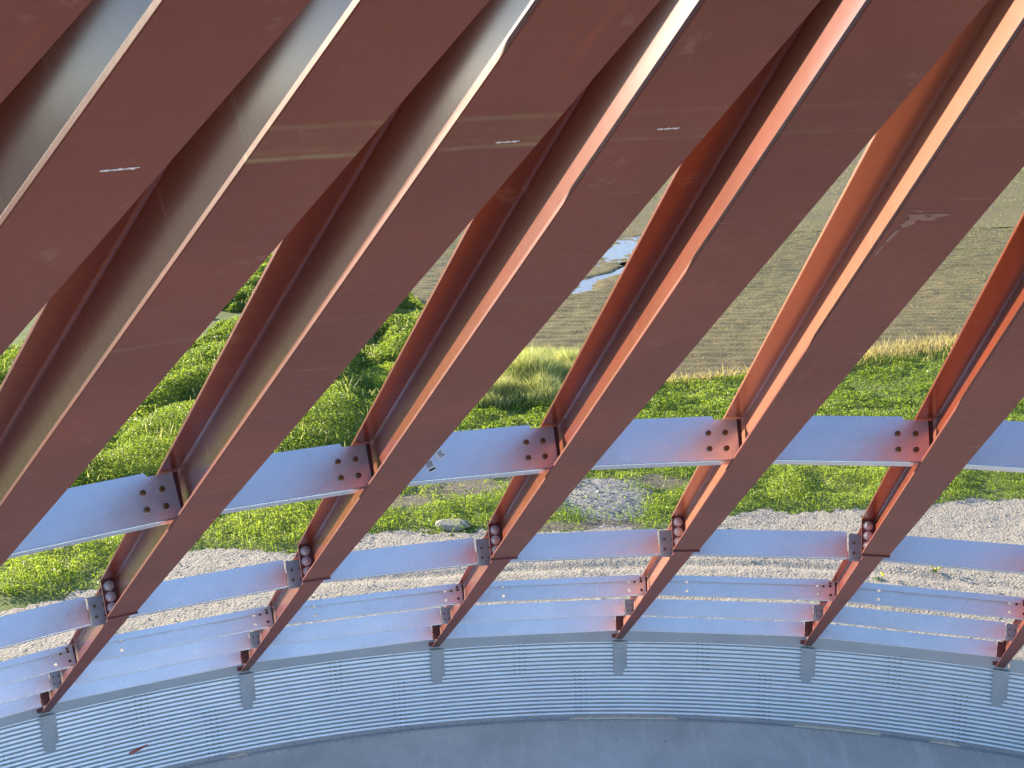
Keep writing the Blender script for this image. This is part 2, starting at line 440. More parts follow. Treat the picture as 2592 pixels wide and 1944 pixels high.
# ------------------------------------------------------------------ purlins
def rafter_point(i, x, y, z): return rafter_matrix(i) @ Vector((x, y, z))
ZB, ZTOP = .030, .196
def purlin(ring, c):
    x = ring_x[ring]
    gapR = {'A': .022, 'B': .118, 'C': .022, 'D': .116, 'E': .116}[ring]
    a = rafter_point(c, x, TW / 2 + .012, 0); b = rafter_point(c + 1, x, -TW / 2 - gapR, 0)
    Z = ((rafter_matrix(c).to_3x3() @ Vector((0, 0, 1))) + (rafter_matrix(c + 1).to_3x3() @ Vector((0, 0, 1)))).normalized()
    X = (b - a); L = X.length; X.normalize(); Z = (Z - X * Z.dot(X)).normalized(); Y = Z.cross(X)   # y = down the slope
    m = Matrix((X, Y, Z)).transposed().to_4x4(); m.translation = a
    pr = empty('purlin', m)
    t = .0028
    zb = {'A': .030, 'B': .030, 'C': .030, 'D': .014, 'E': .004}[ring]; ze = ZTOP - .004; zt = ze + (.014 if ring == 'A' else .004)
    nt_ = .085 if ring in 'A' else .005
    mb = MB()
    if ring == 'C':
        # web as a grid of cells, some of them open holes
        xs = [0, .30, .322, L - .36, L - .338, L - .16, L - .138, L - .05, L - .028, L]
        zs = [zb, zb + .035, zb + .057, zb + .112, zb + .134, ze + .012]
        holes = {(1, 1), (5, 1), (5, 3), (7, 1), (7, 3), (1, 3)}
        for k in range(len(xs) - 1):
            for l in range(len(zs) - 1):
                if (k, l) in holes: continue
                y0, y1 = 0, t
                vs = [(xs[k], y1, zs[l]), (xs[k + 1], y1, zs[l]), (xs[k + 1], y1, zs[l + 1]), (xs[k], y1, zs[l + 1]),
                      (xs[k], y0, zs[l]), (xs[k + 1], y0, zs[l]), (xs[k + 1], y0, zs[l + 1]), (xs[k], y0, zs[l + 1])]
                mb.add(vs, [(3, 2, 1, 0), (4, 5, 6, 7)])
        web = mb.mesh('web', M_GALV, flip=True)
        tb = MB(); zt2 = ze + .012
        tb.box(0, L - .06, t, .064, zt2 - .0028, zt2); tb.box(0, L - .06, .0612, .064, zt2 - .050, zt2 - .0028)
        top = tb.mesh('top_flange', M_GALV, flip=True)
    else:
        prof = [(0, zb), (L, zb), (L, ze), (L - nt_, ze), (L - nt_ - .008, zt), (nt_ + .008, zt), (nt_, ze), (0, ze)]
        n = len(prof)
        vs = [(px, t, pz) for px, pz in prof] + [(px, 0, pz) for px, pz in prof]
        fs = [tuple(reversed(range(n))), tuple(range(n, 2 * n))] + [(k, (k + 1) % n, n + (k + 1) % n, n + k) for k in range(n)]
        mb.add(vs, fs); web = mb.mesh('web', M_GALV, flip=True)
        tb = MB(); tb.box(nt_ + .01, L - nt_ - .01, -.060, -.0002, zt - .003, zt - .0002); tb.box(nt_ + .01, L - nt_ - .01, -.060, -.0572, zt - .022, zt - .0032)
        top = tb.mesh('top_flange', M_GALV, flip=True)
    obj('web', web, pr); obj('top_flange', top, pr)
    bb = MB(); bb.box(0, L, -.064, -.0002, zb + .0002, zb + .003); bb.box(0, L, -.064, -.0612, zb + .0032, zb + .024)
    # rounded corner between web and flange
    bb.cyl((0, .0006, zb + .0036), (1, 0, 0), .0036, L, 8)
    obj('bottom_flange', bb.mesh('bottom_flange', M_GALV, flip=True), pr)
    if ring == 'A':
        for xx in (L - .048, L - .112):
            for zz in (.080, .140): obj('bolt', me_pbolt, pr, Matrix.Translation((xx, -t, zz)))
    if ring == 'C':
        obj('bolt', me_pbolt, pr, Matrix.Translation((L - .098, -t, zb + .118)))
        obj('bolt', me_pbolt, pr, Matrix.Translation((L - .042, -t, zb + .146)))
    if ring == 'A' and c == 1:
        # two small white stickers with dark print, set slanting like in the photo
        for k, (sx, sz, w, h) in enumerate(((.212, .124, .040, .032), (.172, .086, .032, .046))):
            sb = MB(); sb.box(-w / 2, w / 2, 0, .0006, -h / 2, h / 2)
            if k == 0:
                sb.box(-.004, -.001, .0008, .0011, -.010, .012, 1); sb.box(.004, .013, .0008, .0011, .008, .011, 1)
                sb.box(.004, .007, .0008, .0011, -.008, .008, 1); sb.box(.004, .013, .0008, .0011, -.010, -.007, 1)
            else:
                for q in range(7): sb.box(-.012 + q * .0035, -.0105 + q * .0035, .0008, .0011, -.004, .018, 1)
                sb.box(-.012, .012, .0008, .0011, -.018, -.011, 1)
            so = obj('sticker', sb.mesh('sticker', [M_PAPER, M_INK], flip=True), pr)
            so.matrix_local = Matrix.Translation((sx, -t - .0004, sz)) @ Matrix.Rotation(rad(-35 if k == 0 else -20), 4, 'Y')
    return pr
me_pbolt = bolt_mesh('bolt', .0108, .009, M_BOLT, (0, -1, 0))
ROW = {'A': 'topmost and largest looking row', 'B': 'second row from the top', 'C': 'third row from the top', 'D': 'fourth row from the top', 'E': 'lowest row just above the wall'}
GAP = {-1: 'left of the first rafter tip', 0: 'between first and second rafter tips', 1: 'between second and third rafter tips', 2: 'between third and fourth rafter tips',
       3: 'between fourth and fifth rafter tips', 4: 'between fifth and sixth rafter tips'}
GAPU = {-1: 'at the left edge', 0: 'second from the left', 1: 'third from the left', 2: 'fourth from the left', 3: 'fifth from the left', 4: 'at the right edge'}
for ring in 'ABCDE':
    for c in range(-1, 5):
        p = purlin(ring, c)
        lab = 'galvanized purlin in the ' + ROW[ring] + ', ' + GAPU[c]
        if ring == 'A' and c == 1: lab = 'galvanized purlin of the topmost row carrying small white stickers with dark print'
        tag(p, lab, 'purlin', 'galvanized roof purlins')

# ------------------------------------------------------------------ bin wall
def pol(r, t, z): return (r * math.cos(t), r * math.sin(t), z)
wall = empty('bin_wall'); tag(wall, 'curved corrugated galvanized bin wall standing on the concrete floor', 'wall')
PITCH = .0676
def sheet_mesh(z0, z1, r0, dense):
    nt_ = 10; per = 8
    nz = int(round((z1 - z0) / PITCH * per))
    zs = [z0 + (z1 - z0) * k / nz for k in range(nz + 1)]
    t0, t1 = -STEP / 2 - .004, STEP / 2 + .004
    ts = [t0 + (t1 - t0) * k / nt_ for k in range(nt_ + 1)]
    mb = MB(); vs = []
    for z in zs:
        for k, t in enumerate(ts):
            lap = .0022 if k == nt_ else 0.
            vs.append(pol(r0 - lap - .0060 * math.cos(2 * pi * z / PITCH), t, z))
    w = nt_ + 1
    mb.add(vs, [(a * w + k, a * w + k + 1, (a + 1) * w + k + 1, (a + 1) * w + k) for a in range(nz) for k in range(nt_)])
    if dense:
        # seam bolts with dark washers, two columns, in each valley, plus the joint row
        nw = int((z1 - z0) / PITCH)
        for k in range(nw):
            z = math.ceil(z0 / PITCH) * PITCH + k * PITCH
            for dt in (-.0010, .0040, .0090):
                t = t0 + .004 + dt
                c = Vector(pol(r0 - .0072, t, z)); mb.cyl(c, (-math.cos(t), -math.sin(t), 0), .0085, .006, 6, 1)
        for k in range(6):
            t = t0 + (t1 - t0) * (k + .5) / 6
            c = Vector(pol(r0 - .0072, t, z1 - .034)); mb.cyl(c, (-math.cos(t), -math.sin(t), 0), .007, .006, 6, 1)
        for zz in (z0 + PITCH * 3, z0 + PITCH * 6, z0 + PITCH * 9):
            zz = round(zz / PITCH) * PITCH
            c = Vector(pol(r0 - .0072, 0.01, zz)); mb.cyl(c, (-1, 0, 0), .009, .012, 6, 2)
    return mb.mesh('wall_sheet', [M_WALL, M_DARK, M_BRIGHT], True)
RW = R + .03
me_low = sheet_mesh(.012, .83, RW, True); me_up = sheet_mesh(.80, 1.35, RW - .003, True)
for k in range(36):
    obj('wall_sheet', me_up, wall, Matrix.Rotation(STEP * k + rad(.25), 4, 'Z'))
    obj('wall_sheet', me_low, wall, Matrix.Rotation(STEP * k + rad(6.9), 4, 'Z'))
# smooth eave panels above the corrugated sheets
def eave_mesh():
    mb = MB(); n = 8; t0, t1 = -STEP / 2 + .0005, STEP / 2 - .0005
    prof = [(RW - .022, 1.306), (RW - .022, 1.515), (RW - .019, 1.515), (RW - .019, 1.306)]
    vs = []
    for k in range(n + 1):
        t = t0 + (t1 - t0) * k / n
        vs += [pol(r, t, z) for r, z in prof]
    fs = [(0, 1, 2, 3), tuple(n * 4 + j for j in (3, 2, 1, 0))]
    for k in range(n):
        for j in range(4):
            j2 = (j + 1) % 4; fs.append((k * 4 + j, (k + 1) * 4 + j, (k + 1) * 4 + j2, k * 4 + j2))
    mb.add(vs, fs); return mb.mesh('eave_panel', M_DULL)
me_eave = eave_mesh()
for k in range(36): obj('eave_panel', me_eave, wall, Matrix.Rotation(STEP * (k + .5), 4, 'Z'))
# rafter brackets: channel with a wider head
def bracket_mesh():
    mb = MB(); r1 = RW - .010; r0 = RW - .070
    # local: build at theta 0; y = tangential (+y is left seen from inside)
    yl, ym, yr, yrr = .088, -.075, -.092, -.125
    front = [(yl, 1.335), (yl - .004, .86), (yl - .022, .765), (ym + .020, .755), (ym, .84), (ym, 1.335)]
    n = len(front)
    vs = [(r0, y, z) for y, z in front] + [(r0 + .004, y, z) for y, z in front]
    mb.add(vs, [tuple(range(n)), tuple(reversed(range(n, 2 * n)))] + [(k, n + k, n + (k + 1) % n, (k + 1) % n) for k in range(n)])
    mb.box(r0 + .0042, r1, yl - .006, yl - .002, .87, 1.33); mb.box(r0 + .0042, r1, ym + .001, ym + .005, .85, 1.33)
    mb.box(r1 - .014, r1 - .010, yr - .03, ym, .85, 1.30)      # back lip on the right
    mb.box(r0 - .006, r0 - .002, yrr, yl - .03, 1.195, 1.33)    # wider head plate
    for y in (.05, .0, -.05):
        for z in (1.22, 1.29): mb.cyl((r0 - .006, y, z), (-1, 0, 0), .009, .008, 6, 0)
    return mb.mesh('rafter_bracket', M_DULL)
me_br = bracket_mesh()
for i in range(-2, 7): obj('rafter_bracket', me_br, wall, Matrix.Rotation(theta(i), 4, 'Z'))
# base angle bolted to the floor
mb = MB(); n = 180; prof = [(RW - .012, .004), (RW - .075, .004), (RW - .075, .010), (RW - .018, .010), (RW - .018, .060), (RW - .012, .060)]
vs = []
for k in range(n): vs += [pol(r, 2 * pi * k / n, z) for r, z in prof]
fs = []
for k in range(n):
    k2 = (k + 1) % n
    for j in range(6): fs.append((k * 6 + j, k * 6 + (j + 1) % 6, k2 * 6 + (j + 1) % 6, k2 * 6 + j))
mb.add(vs, fs); obj('base_angle', mb.mesh('base_angle', M_DULL), wall)
mb = MB(); mb.cyl((0, 0, 0), (-1, 0, 0), .0105, .030, 8); me_ab = mb.mesh('wall_bolt', M_BRIGHT)
for k in range(100):
    t = rad(32 - k * .64); obj('wall_bolt', me_ab, wall, Matrix.Rotation(t, 4, 'Z') @ Matrix.Translation((RW - .018, 0, .038)))
# cream strip along some stretches of the base angle
for (ta, tb_) in ((21.5, 20.4), (2.8, -3.2), (-9.5, -14.0), (-16.5, -18.0)):
    mb = MB(); n = max(6, int(abs(ta - tb_) * 6)); vs = []
    for k in range(n + 1):
        t = rad(ta + (tb_ - ta) * k / n); w = .018 + .010 * math.sin(k * 1.7) * math.sin(k * .61); w *= min(1, k / 3 + .3, (n - k) / 3 + .3)
        vs += [pol(RW - .060, t, .011), pol(RW - .060, t, .013 + w * .5), pol(RW - .030, t, .013 + w), pol(RW - .0195, t, .012 + w)]
    fs = [(k * 4 + j, k * 4 + j + 1, (k + 1) * 4 + j + 1, (k + 1) * 4 + j) for k in range(n) for j in range(3)]
    mb.add(vs, fs); obj('cream_strip', mb.mesh('cream_strip', M_CREAM, True), wall)
# rafter reflection painted as a thin red patch, low left on the wall
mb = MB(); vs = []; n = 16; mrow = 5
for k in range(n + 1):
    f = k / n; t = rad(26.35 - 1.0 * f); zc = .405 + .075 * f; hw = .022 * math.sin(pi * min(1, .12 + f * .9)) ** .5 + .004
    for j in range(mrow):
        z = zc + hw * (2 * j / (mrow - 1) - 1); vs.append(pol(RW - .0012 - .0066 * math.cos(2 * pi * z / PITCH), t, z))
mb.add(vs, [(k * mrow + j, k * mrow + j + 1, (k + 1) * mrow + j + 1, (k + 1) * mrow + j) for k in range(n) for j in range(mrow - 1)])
obj('painted_reflection', mb.mesh('painted_reflection', plain('red_reflection_tint', (.33, .09, .06), .6)), wall)

# ------------------------------------------------------------------ floor
mb = MB(); n = 180
mb.add([pol(RW + .10, 2 * pi * k / n, z) for z in (0, -.3) for k in range(n)], [tuple(range(n))] + [(k, n + k, n + (k + 1) % n, (k + 1) % n) for k in range(n)])
tag(obj('concrete_floor', mb.mesh('concrete_floor', M_CONC)), kind='structure')
mb = MB()
for k in range(150):
    t = rad(32 - k * .43 + random.uniform(-.06, .06)); r = RW - .105 - random.uniform(0, .03)
    c = pol(r, t, .001); mb.cyl(c, (0, 0, 1), random.uniform(.008, .016), .004, 7)
for k in range(60):
    t = rad(random.uniform(-30, 30)); r = random.uniform(13.6, 15.8); mb.cyl(pol(r, t, .001), (0, 0, 1), random.uniform(.006, .02), .004, 6)
tag(obj('concrete_crumbs', mb.mesh('concrete_crumbs', plain('crumbs', (.42, .38, .32), .9))), 'pale crumbs of dirt scattered on the concrete along the wall', 'debris', kind='stuff')

# ------------------------------------------------------------------ ground
# soil sheet to the horizon
mb = MB(); n = 96; rs = [10, 40, 150, 600, 3000]
vs = [pol(r, 2 * pi * k / n, GZ - .12 if r < 200 else GZ - .3) for r in rs for k in range(n)]
fs = [tuple(range(n))] + [(a * n + k, (a + 1) * n + k, (a + 1) * n + (k + 1) % n, a * n + (k + 1) % n) for a in range(len(rs) - 1) for k in range(n)]
mb.add(vs, [f[::-1] if len(f) == 4 else f for f in fs]); tag(obj('ground', mb.mesh('ground', soil_mat('farmland', (.040, .050, .018), (.062, .066, .028), .3))), kind='structure')

def gravel_r(t):      # outer edge of the gravel ring, from the photograph
    d = np.degrees(t)
    return np.interp(d, [-60, -32, -20.8, -16.8, -13.1, -8.5, -6.5, -3, 1.2, 3.4, 6.4, 11.1, 12.9, 16.1, 19.4, 21.6, 27.9, 30.5, 60],
                        [31, 29, 27.6, 27.1, 25.9, 25.7, 25.2, 24.5, 24.3, 24.25, 24.3, 24.6, 25.1, 24.0, 24.75, 24.9, 23.6, 23.5, 23.3])
FX = [(140, 75), (95, 38), (68.2, 19.2), (54.0, 8.5), (47.2, 5.2), (42.4, 2.9), (40.0, .4), (37.3, -2.4), (38.4, -5.5), (40.3, -9.6), (41.9, -13.1), (43.2, -16.3), (50, -34), (60, -60)]
FY = np.array([p[1] for p in FX][::-1]); FXX = np.array([p[0] for p in FX][::-1])
def field_x(y): return np.interp(y, FY, FXX)
def gravel_edge(x, y):
    return gravel_r(np.arctan2(y, x)) + (fbm(x * 1.1, y * 1.1, 5) - .5) * 1.0 + (fbm(x * 5, y * 5, 9) - .5) * .5
def grid_sheet(name, mat, x0, x1, y0, y1, res, keep, height, kind='structure', smooth=True, attr=None):
    xs = np.arange(x0, x1 + res, res); ys = np.arange(y0, y1 + res, res)
    X, Y = np.meshgrid(xs, ys, indexing='ij'); ny = len(ys)
    cx = (X[:-1, :-1] + res / 2); cy = (Y[:-1, :-1] + res / 2)
    K = keep(cx, cy)
    a, b = np.nonzero(K)
    i0 = a * ny + b
    F = np.stack([i0, i0 + ny, i0 + ny + 1, i0 + 1], 1)
    used, inv = np.unique(F, return_inverse=True)
    V = np.stack([X.ravel(), Y.ravel(), height(X.ravel(), Y.ravel())], 1)[used]
    me = mesh_np(name, V, inv.reshape(-1), np.full(len(F), 4), mat, smooth, {'bare': attr(V[:, 0], V[:, 1])} if attr else None)
    o = obj(name, me); tag(o, kind=kind); return o
def h_gravel(x, y):
    r = np.hypot(x, y); t = np.arctan2(y, x)
    ruts = np.zeros_like(r)
    for rc, w, d in ((19.1, .18, .06), (20.9, .20, .07), (22.4, .16, .05)):
        rr = rc + .35 * np.sin(t * 7 + rc) + .25 * np.sin(t * 3.1); ruts -= d * np.exp(-((r - rr) / w) ** 2) * (.4 + .6 * vnoise(t * 30, r * 0, int(rc)))
    return GZ + .02 + ruts + (fbm(x * .7, y * .7, 3) - .5) * .06 + (fbm(x * 4.5, y * 4.5, 4, 3) - .5) * .018 + (vnoise(x * 14, y * 14, 8) - .5) * .010
def in_gravel(x, y): return (np.hypot(x, y) > RW + .05) & (np.hypot(x, y) < gravel_edge(x, y)) & (np.abs(np.arctan2(y, x)) < rad(42))
grid_sheet('gravel_yard', M_GRAV, 11, 30, -16, 16, .06, in_gravel, h_gravel)
grid_sheet('gravel_apron', M_GRAV, -28, 28, -28, 28, .5, lambda x, y: (np.hypot(x, y) > RW + .05) & (np.hypot(x, y) < 24) & (np.abs(np.arctan2(y, x)) >= rad(41)), lambda x, y: GZ - .02 + 0 * x)
# low heap of grey gravel out on the grass
PILE_C = (26.4, -.05)
def pile_h(x, y):
    u = (x - 26.35) / 1.75; v = (y + .05) / 1.35
    d = np.sqrt(u * u + v * v) + (fbm(x * 1.6, y * 1.6, 31) - .5) * .5
    return np.clip(1 - d, 0, 1)
grid_sheet('gravel_heap', M_PILE, 24, 29, -2.2, 2.2, .05, lambda x, y: pile_h(x, y) > .03, lambda x, y: GZ - .03 + .11 * np.clip(pile_h(x, y), 0, .6) + (fbm(x * 6, y * 6, 12, 3) - .5) * .015)
def in_field(x, y): return x > field_x(y) + (fbm(x * .5, y * .5, 21) - .5) * 1.2
PUDDLES = [(60, 82, -8, 3, .12, lambda x, y: np.hypot((x - 69.5) / 5.4, (y + 1.2 + (x - 64.5) * .24) / 1.0)),
           (54, 67, -5, 3, .10, lambda x, y: np.abs(y - (.45 - (x - 55.5) * .37 + .35 * np.sin(x * 1.1))) / .40 + np.clip((x - 64) * 2, 0, 9) + np.clip((55.2 - x) * 2, 0, 9)),
           (44, 53, 5, 11, .10, lambda x, y: np.hypot((x - 48.0) / 2.4, (y - 7.9) / .9))]
def h_field(x, y):
    h = h_furrows(x, y)
    for p in PUDDLES:      # shallow hollows that hold the rain water
        k = np.clip((2.2 - p[5](x, y)) / 1.0, 0, 1); k = k * k * (3 - 2 * k)
        h = h * (1 - k) + k * (GZ - .07 + (fbm(x * 1.3, y * 2.6, 139, 4) - .5) * .12 + .06 * np.clip(p[5](x, y) - .8, -.6, 1.4))
    return h
def h_furrows(x, y):
    s = x * math.cos(rad(-4)) + y * math.sin(rad(-4))
    return GZ - .03 + .018 * np.sin(s / .76 * 2 * pi + 2 * fbm(x * .3, y * .3, 47)) + (fbm(x * 1.7, y * 1.7, 41, 3) - .5) * .10 + (fbm(x * .15, y * .15, 43, 2) - .5) * .25
grid_sheet('field', M_FIELD, 36, 76, -48, 26, .17, in_field, h_field)
grid_sheet('far_field', M_FIELD, 75.5, 420, -260, 260, 2.0, lambda x, y: x > np.maximum(field_x(y), 75.9), lambda x, y: GZ - .02 + (fbm(x * .15, y * .15, 43, 2) - .5) * .25)
def in_lawn(x, y): return (~in_field(x, y)) & (np.hypot(x, y) > gravel_edge(x, y) - .15) & (x > 10)
def h_lawn(x, y): return GZ - .02 + (fbm(x * .5, y * .5, 51, 3) - .5) * .10

# puddles of rain water on the field
for x0, x1, y0, y1, res, metric in PUDDLES:
    grid_sheet('puddle', M_WATER, x0, x1, y0, y1, res, lambda x, y: metric(x, y) < 1.9, lambda x, y: GZ - .062 + 0 * x)

# ------------------------------------------------------------------ vegetation
def blades(name, mat, x, y, z, h, w, tint, lean=.45, label='', cat='grass', kind='stuff', seg=1):
    n = len(x); ang = RNG.uniform(0, 2 * pi, n); la = RNG.uniform(0, 2 * pi, n); lm = RNG.uniform(0, lean, n) * h
    dx, dy = np.cos(ang) * w / 2, np.sin(ang) * w / 2
    tx, ty = x + np.cos(la) * lm, y + np.sin(la) * lm
    V = np.empty((n, 5, 3))
    V[:, 0] = np.stack([x - dx, y - dy, z], 1); V[:, 1] = np.stack([x + dx, y + dy, z], 1)
    mx, my = x + np.cos(la) * lm * .35, y + np.sin(la) * lm * .35
    V[:, 2] = np.stack([mx + dx * .8, my + dy * .8, z + h * .6], 1); V[:, 3] = np.stack([mx - dx * .8, my - dy * .8, z + h * .6], 1)
    V[:, 4] = np.stack([tx, ty, z + h], 1)
    b = (np.arange(n) * 5)[:, None]
    F = np.concatenate([b + np.array([[0, 1, 2, 3]]), b + np.array([[3, 2, 4]])], 1).ravel()
    me = mesh_np(name, V.reshape(-1, 3), F, np.tile([4, 3], n), mat, False, {'tint': np.repeat(tint, 5)})
    o = obj(name, me); tag(o, label, cat, kind=kind); return o
def leaves(name, mat, x, y, z, s, tint, label, cat, kind='stuff'):
    n = len(x); u = RNG.normal(size=(n, 3)); u[:, 2] *= .55; u /= np.linalg.norm(u, axis=1)[:, None]
    v = RNG.normal(size=(n, 3)); v -= u * (u * v).sum(1)[:, None]; v /= np.linalg.norm(v, axis=1)[:, None]
    C = np.stack([x, y, z], 1); s = s[:, None]
    V = np.stack([C - u * s, C + v * s * .42 , C + u * s, C - v * s * .42], 1)
    F = (np.arange(n * 4)).ravel()
    me = mesh_np(name, V.reshape(-1, 3), F, np.full(n, 4), mat, False, {'tint': np.repeat(tint, 4)})
    o = obj(name, me); tag(o, label, cat, kind=kind); return o
def scatter(n, x0, x1, y0, y1, dens):
    x = RNG.uniform(x0, x1, n); y = RNG.uniform(y0, y1, n); k = RNG.uniform(0, 1, n) < dens(x, y); return x[k], y[k]
def in_view(x, y):
    """ground the photograph looks at, with a margin for other viewpoints"""
    t = np.degrees(np.arctan2(y - .65, x + .28)); return (t > -33) & (t < 39)
BARE = [(27.5, 3.1, 1.0, 1.3), (26.4, 4.6, .5, .6), (27.6, -1.3, .55, 1.5), (24.6, .2, .35, 1.6)]
def bare(x, y):
    b = pile_h(x, y) * 3
    for cx, cy, rx, ry in BARE:
        d = np.hypot((x - cx) / rx, (y - cy) / ry) + (fbm(x * 1.5, y * 1.5, 77) - .5) * 1.2
        b = np.maximum(b, np.clip(1.35 - d, 0, 1))
    return np.clip(b, 0, 1)
grid_sheet('lawn_soil', M_UNDER, 16, 72, -40, 34, .2, in_lawn, h_lawn, attr=lambda x, y: bare(x, y))
def weed_h(x, y):
    """height of the rank weeds on the left and in the middle"""
    a = np.clip((fbm(x * .28, y * .42, 61, 3) - .40) * 4.2, 0, 1)
    zone = np.clip((y - (5.0 + (40 - x) * .10)) / 2.5, 0, 1) * np.clip((x - 27.5 - np.clip(9 - y, 0, 9) * .55) / 1.5, 0, 1)
    return a * zone
def lawn_d(x, y):
    e = np.hypot(x, y) - gravel_edge(x, y)
    d = np.clip((e + .12) / .35, 0, 1) * (~in_field(x, y)) * in_view(x, y)
    clump = .50 + .50 * np.clip((fbm(x * 1.3, y * 1.3, 71, 4) - .34) * 5, 0, 1)
    edge = np.clip(e / 2.0 + .35, 0, 1)
    return d * clump * edge * (1 - .92 * bare(x, y))
def grass_part(n, x0, x1, hs, ws, name, label):
    x, y = scatter(n, x0, x1, -26, 24, lawn_d)
    f = fbm(x * 1.3, y * 1.3, 71, 4); g = fbm(x * .4, y * .4, 73, 3)
    mown = np.clip((-2.0 - y) / 3, 0, 1) * np.clip((x - 27) / 3, 0, 1)
    h = hs * (.45 + 1.3 * np.clip((f - .3) * 2, 0, 1)) * RNG.uniform(.6, 1.3, len(x)) * (1 - .45 * mown)
    t = np.clip(.30 + .5 * (g - .5) * 2 + RNG.normal(0, .22, len(x)) + .12 * mown, 0, 1)
    return blades(name, M_LAWN, x, y, h_lawn(x, y) - .01, h, ws * RNG.uniform(.6, 1.4, len(x)), t, .7, label)
def grass_leaves(n, x0, x1, hs, ss, name, label):
    x, y = scatter(n, x0, x1, -26, 24, lawn_d)
    f = fbm(x * 1.3, y * 1.3, 71, 4); g = fbm(x * .4, y * .4, 73, 3)
    mown = np.clip((-2.0 - y) / 3, 0, 1) * np.clip((x - 27) / 3, 0, 1)
    h = hs * (.25 + 1.9 * np.clip((f - .36) * 2.2, 0, 1)) * (1 - .5 * mown)
    z = h_lawn(x, y) + h * RNG.uniform(0, 1, len(x)) ** .7
    t = np.clip(.30 + .5 * (g - .5) * 2 + RNG.normal(0, .25, len(x)) + .10 * mown, 0, 1)
    return leaves(name, M_LAWN, x, y, z, ss * RNG.lognormal(0, .35, len(x)), t, label, 'grass')
grass_leaves(680000, 21, 31, .14, .020, 'grass', 'rough bright green grass between the gravel and the weeds')
grass_leaves(480000, 31, 45, .15, .030, 'lawn', 'bright green lawn in front of the brown field')
grass_part(120000, 21, 45, .13, .022, 'grass_blades', 'thin green grass blades standing in the rough lawn')
# rank weeds
x, y = scatter(700000, 26, 66, 4, 22, lambda x, y: (weed_h(x, y) > .04) * in_view(x, y) * (~in_field(x, y)) * (np.clip(60 / x, 0, 1)) * .9)
H = weed_h(x, y) * (.40 + .45 * fbm(x * .9, y * .9, 91, 3))
zz = GZ + H * RNG.uniform(.15, 1, len(x)) ** .6
t = np.clip(.15 + .55 * fbm(x * .5, y * .5, 93) + RNG.normal(0, .2, len(x)), 0, 1)
leaves('weeds', M_WEED, x, y, zz, RNG.uniform(.022, .055, len(x)) * (x / 34), t, 'rank dark green leafy weeds beyond the grass at left', 'weeds')
x, y = scatter(9000, 27, 64, 3, 21, lambda x, y: (weed_h(x, y) > .1) * in_view(x, y) * (~in_field(x, y)) * .5)
blades('weed_grass', M_TALL, x, y, np.full(len(x), GZ), (.25 + .5 * weed_h(x, y)) * RNG.uniform(.5, 1.2, len(x)), RNG.uniform(.02, .04, len(x)), RNG.uniform(0, .8, len(x)), .6, 'pale seeding grass standing among the green weeds', 'grass')
# tall pale clump beside the field
n = 60000; x = RNG.uniform(34.6, 40.6, n); y = RNG.uniform(-.9, 4.6, n)
q = 1.15 - np.hypot((x - 37.6) / 2.7, (y - 2.0) / 2.3) + (fbm(x * .9, y * .9, 101, 4) - .5) * 1.5
m = (RNG.uniform(0, 1, n) < np.clip(q * 1.6, 0, 1)); x, y, q = x[m], y[m], np.clip(q[m], 0, 1)
hh = (.30 + .85 * q * fbm(x * 1.4, y * 1.4, 103, 3) * 1.5) * RNG.uniform(.5, 1.15, len(x))
blades('grass_clump', M_TALL, x, y, np.full(len(x), GZ), hh, RNG.uniform(.010, .026, len(x)), np.clip(fbm(x, y, 105) + RNG.normal(0, .2, len(x)), 0, 1), .75, 'tall pale feathery grass clump standing beside the brown field', 'grass clump', kind=None)
# dry strip along the field edge
x, y = scatter(160000, 36, 58, -28, 14, lambda x, y: np.exp(-((x - field_x(y) - .1) / np.where(y < -7, .75, .4)) ** 2) * in_view(x, y) * .9)
blades('dry_grass_strip', M_DRY, x, y, np.full(len(x), GZ), RNG.uniform(.10, .30, len(x)) * np.where(y < -7, 1.7, 1.), RNG.uniform(.012, .028, len(x)), RNG.uniform(0, 1, len(x)), 1.2, 'dry yellowish grass strip along the edge of the field', 'grass')
# seedlings and straw on the field
x, y = scatter(90000, 38, 130, -60, 30, lambda x, y: in_field(x, y) * in_view(x, y) * np.clip((fbm(x * .12, y * .12, 33) - .38) * 4, .12, 1))
s = np.round((x * math.cos(rad(-4)) + y * math.sin(rad(-4))) / .76) * .76; x = (s - y * math.sin(rad(-4))) / math.cos(rad(-4)) + RNG.normal(0, .05, len(x))
leaves('seedlings', M_WEED, x, y, np.full(len(x), GZ + .06), RNG.uniform(.018, .040, len(x)) * (x / 60), RNG.uniform(.3, 1, len(x)), 'sparse green crop seedlings in rows on the brown field', 'seedlings')
x, y = scatter(34000, 37, 140, -65, 30, lambda x, y: in_field(x, y) * in_view(x, y))
blades('straw_litter', M_STRAW, x, y, h_field(x, y) + .03, RNG.uniform(.01, .04, len(x)) * (x / 50), RNG.uniform(.02, .055, len(x)) * (x / 60), RNG.uniform(0, 1, len(x)), 2.5, 'pale straw bits littering the brown tilled field', 'straw')
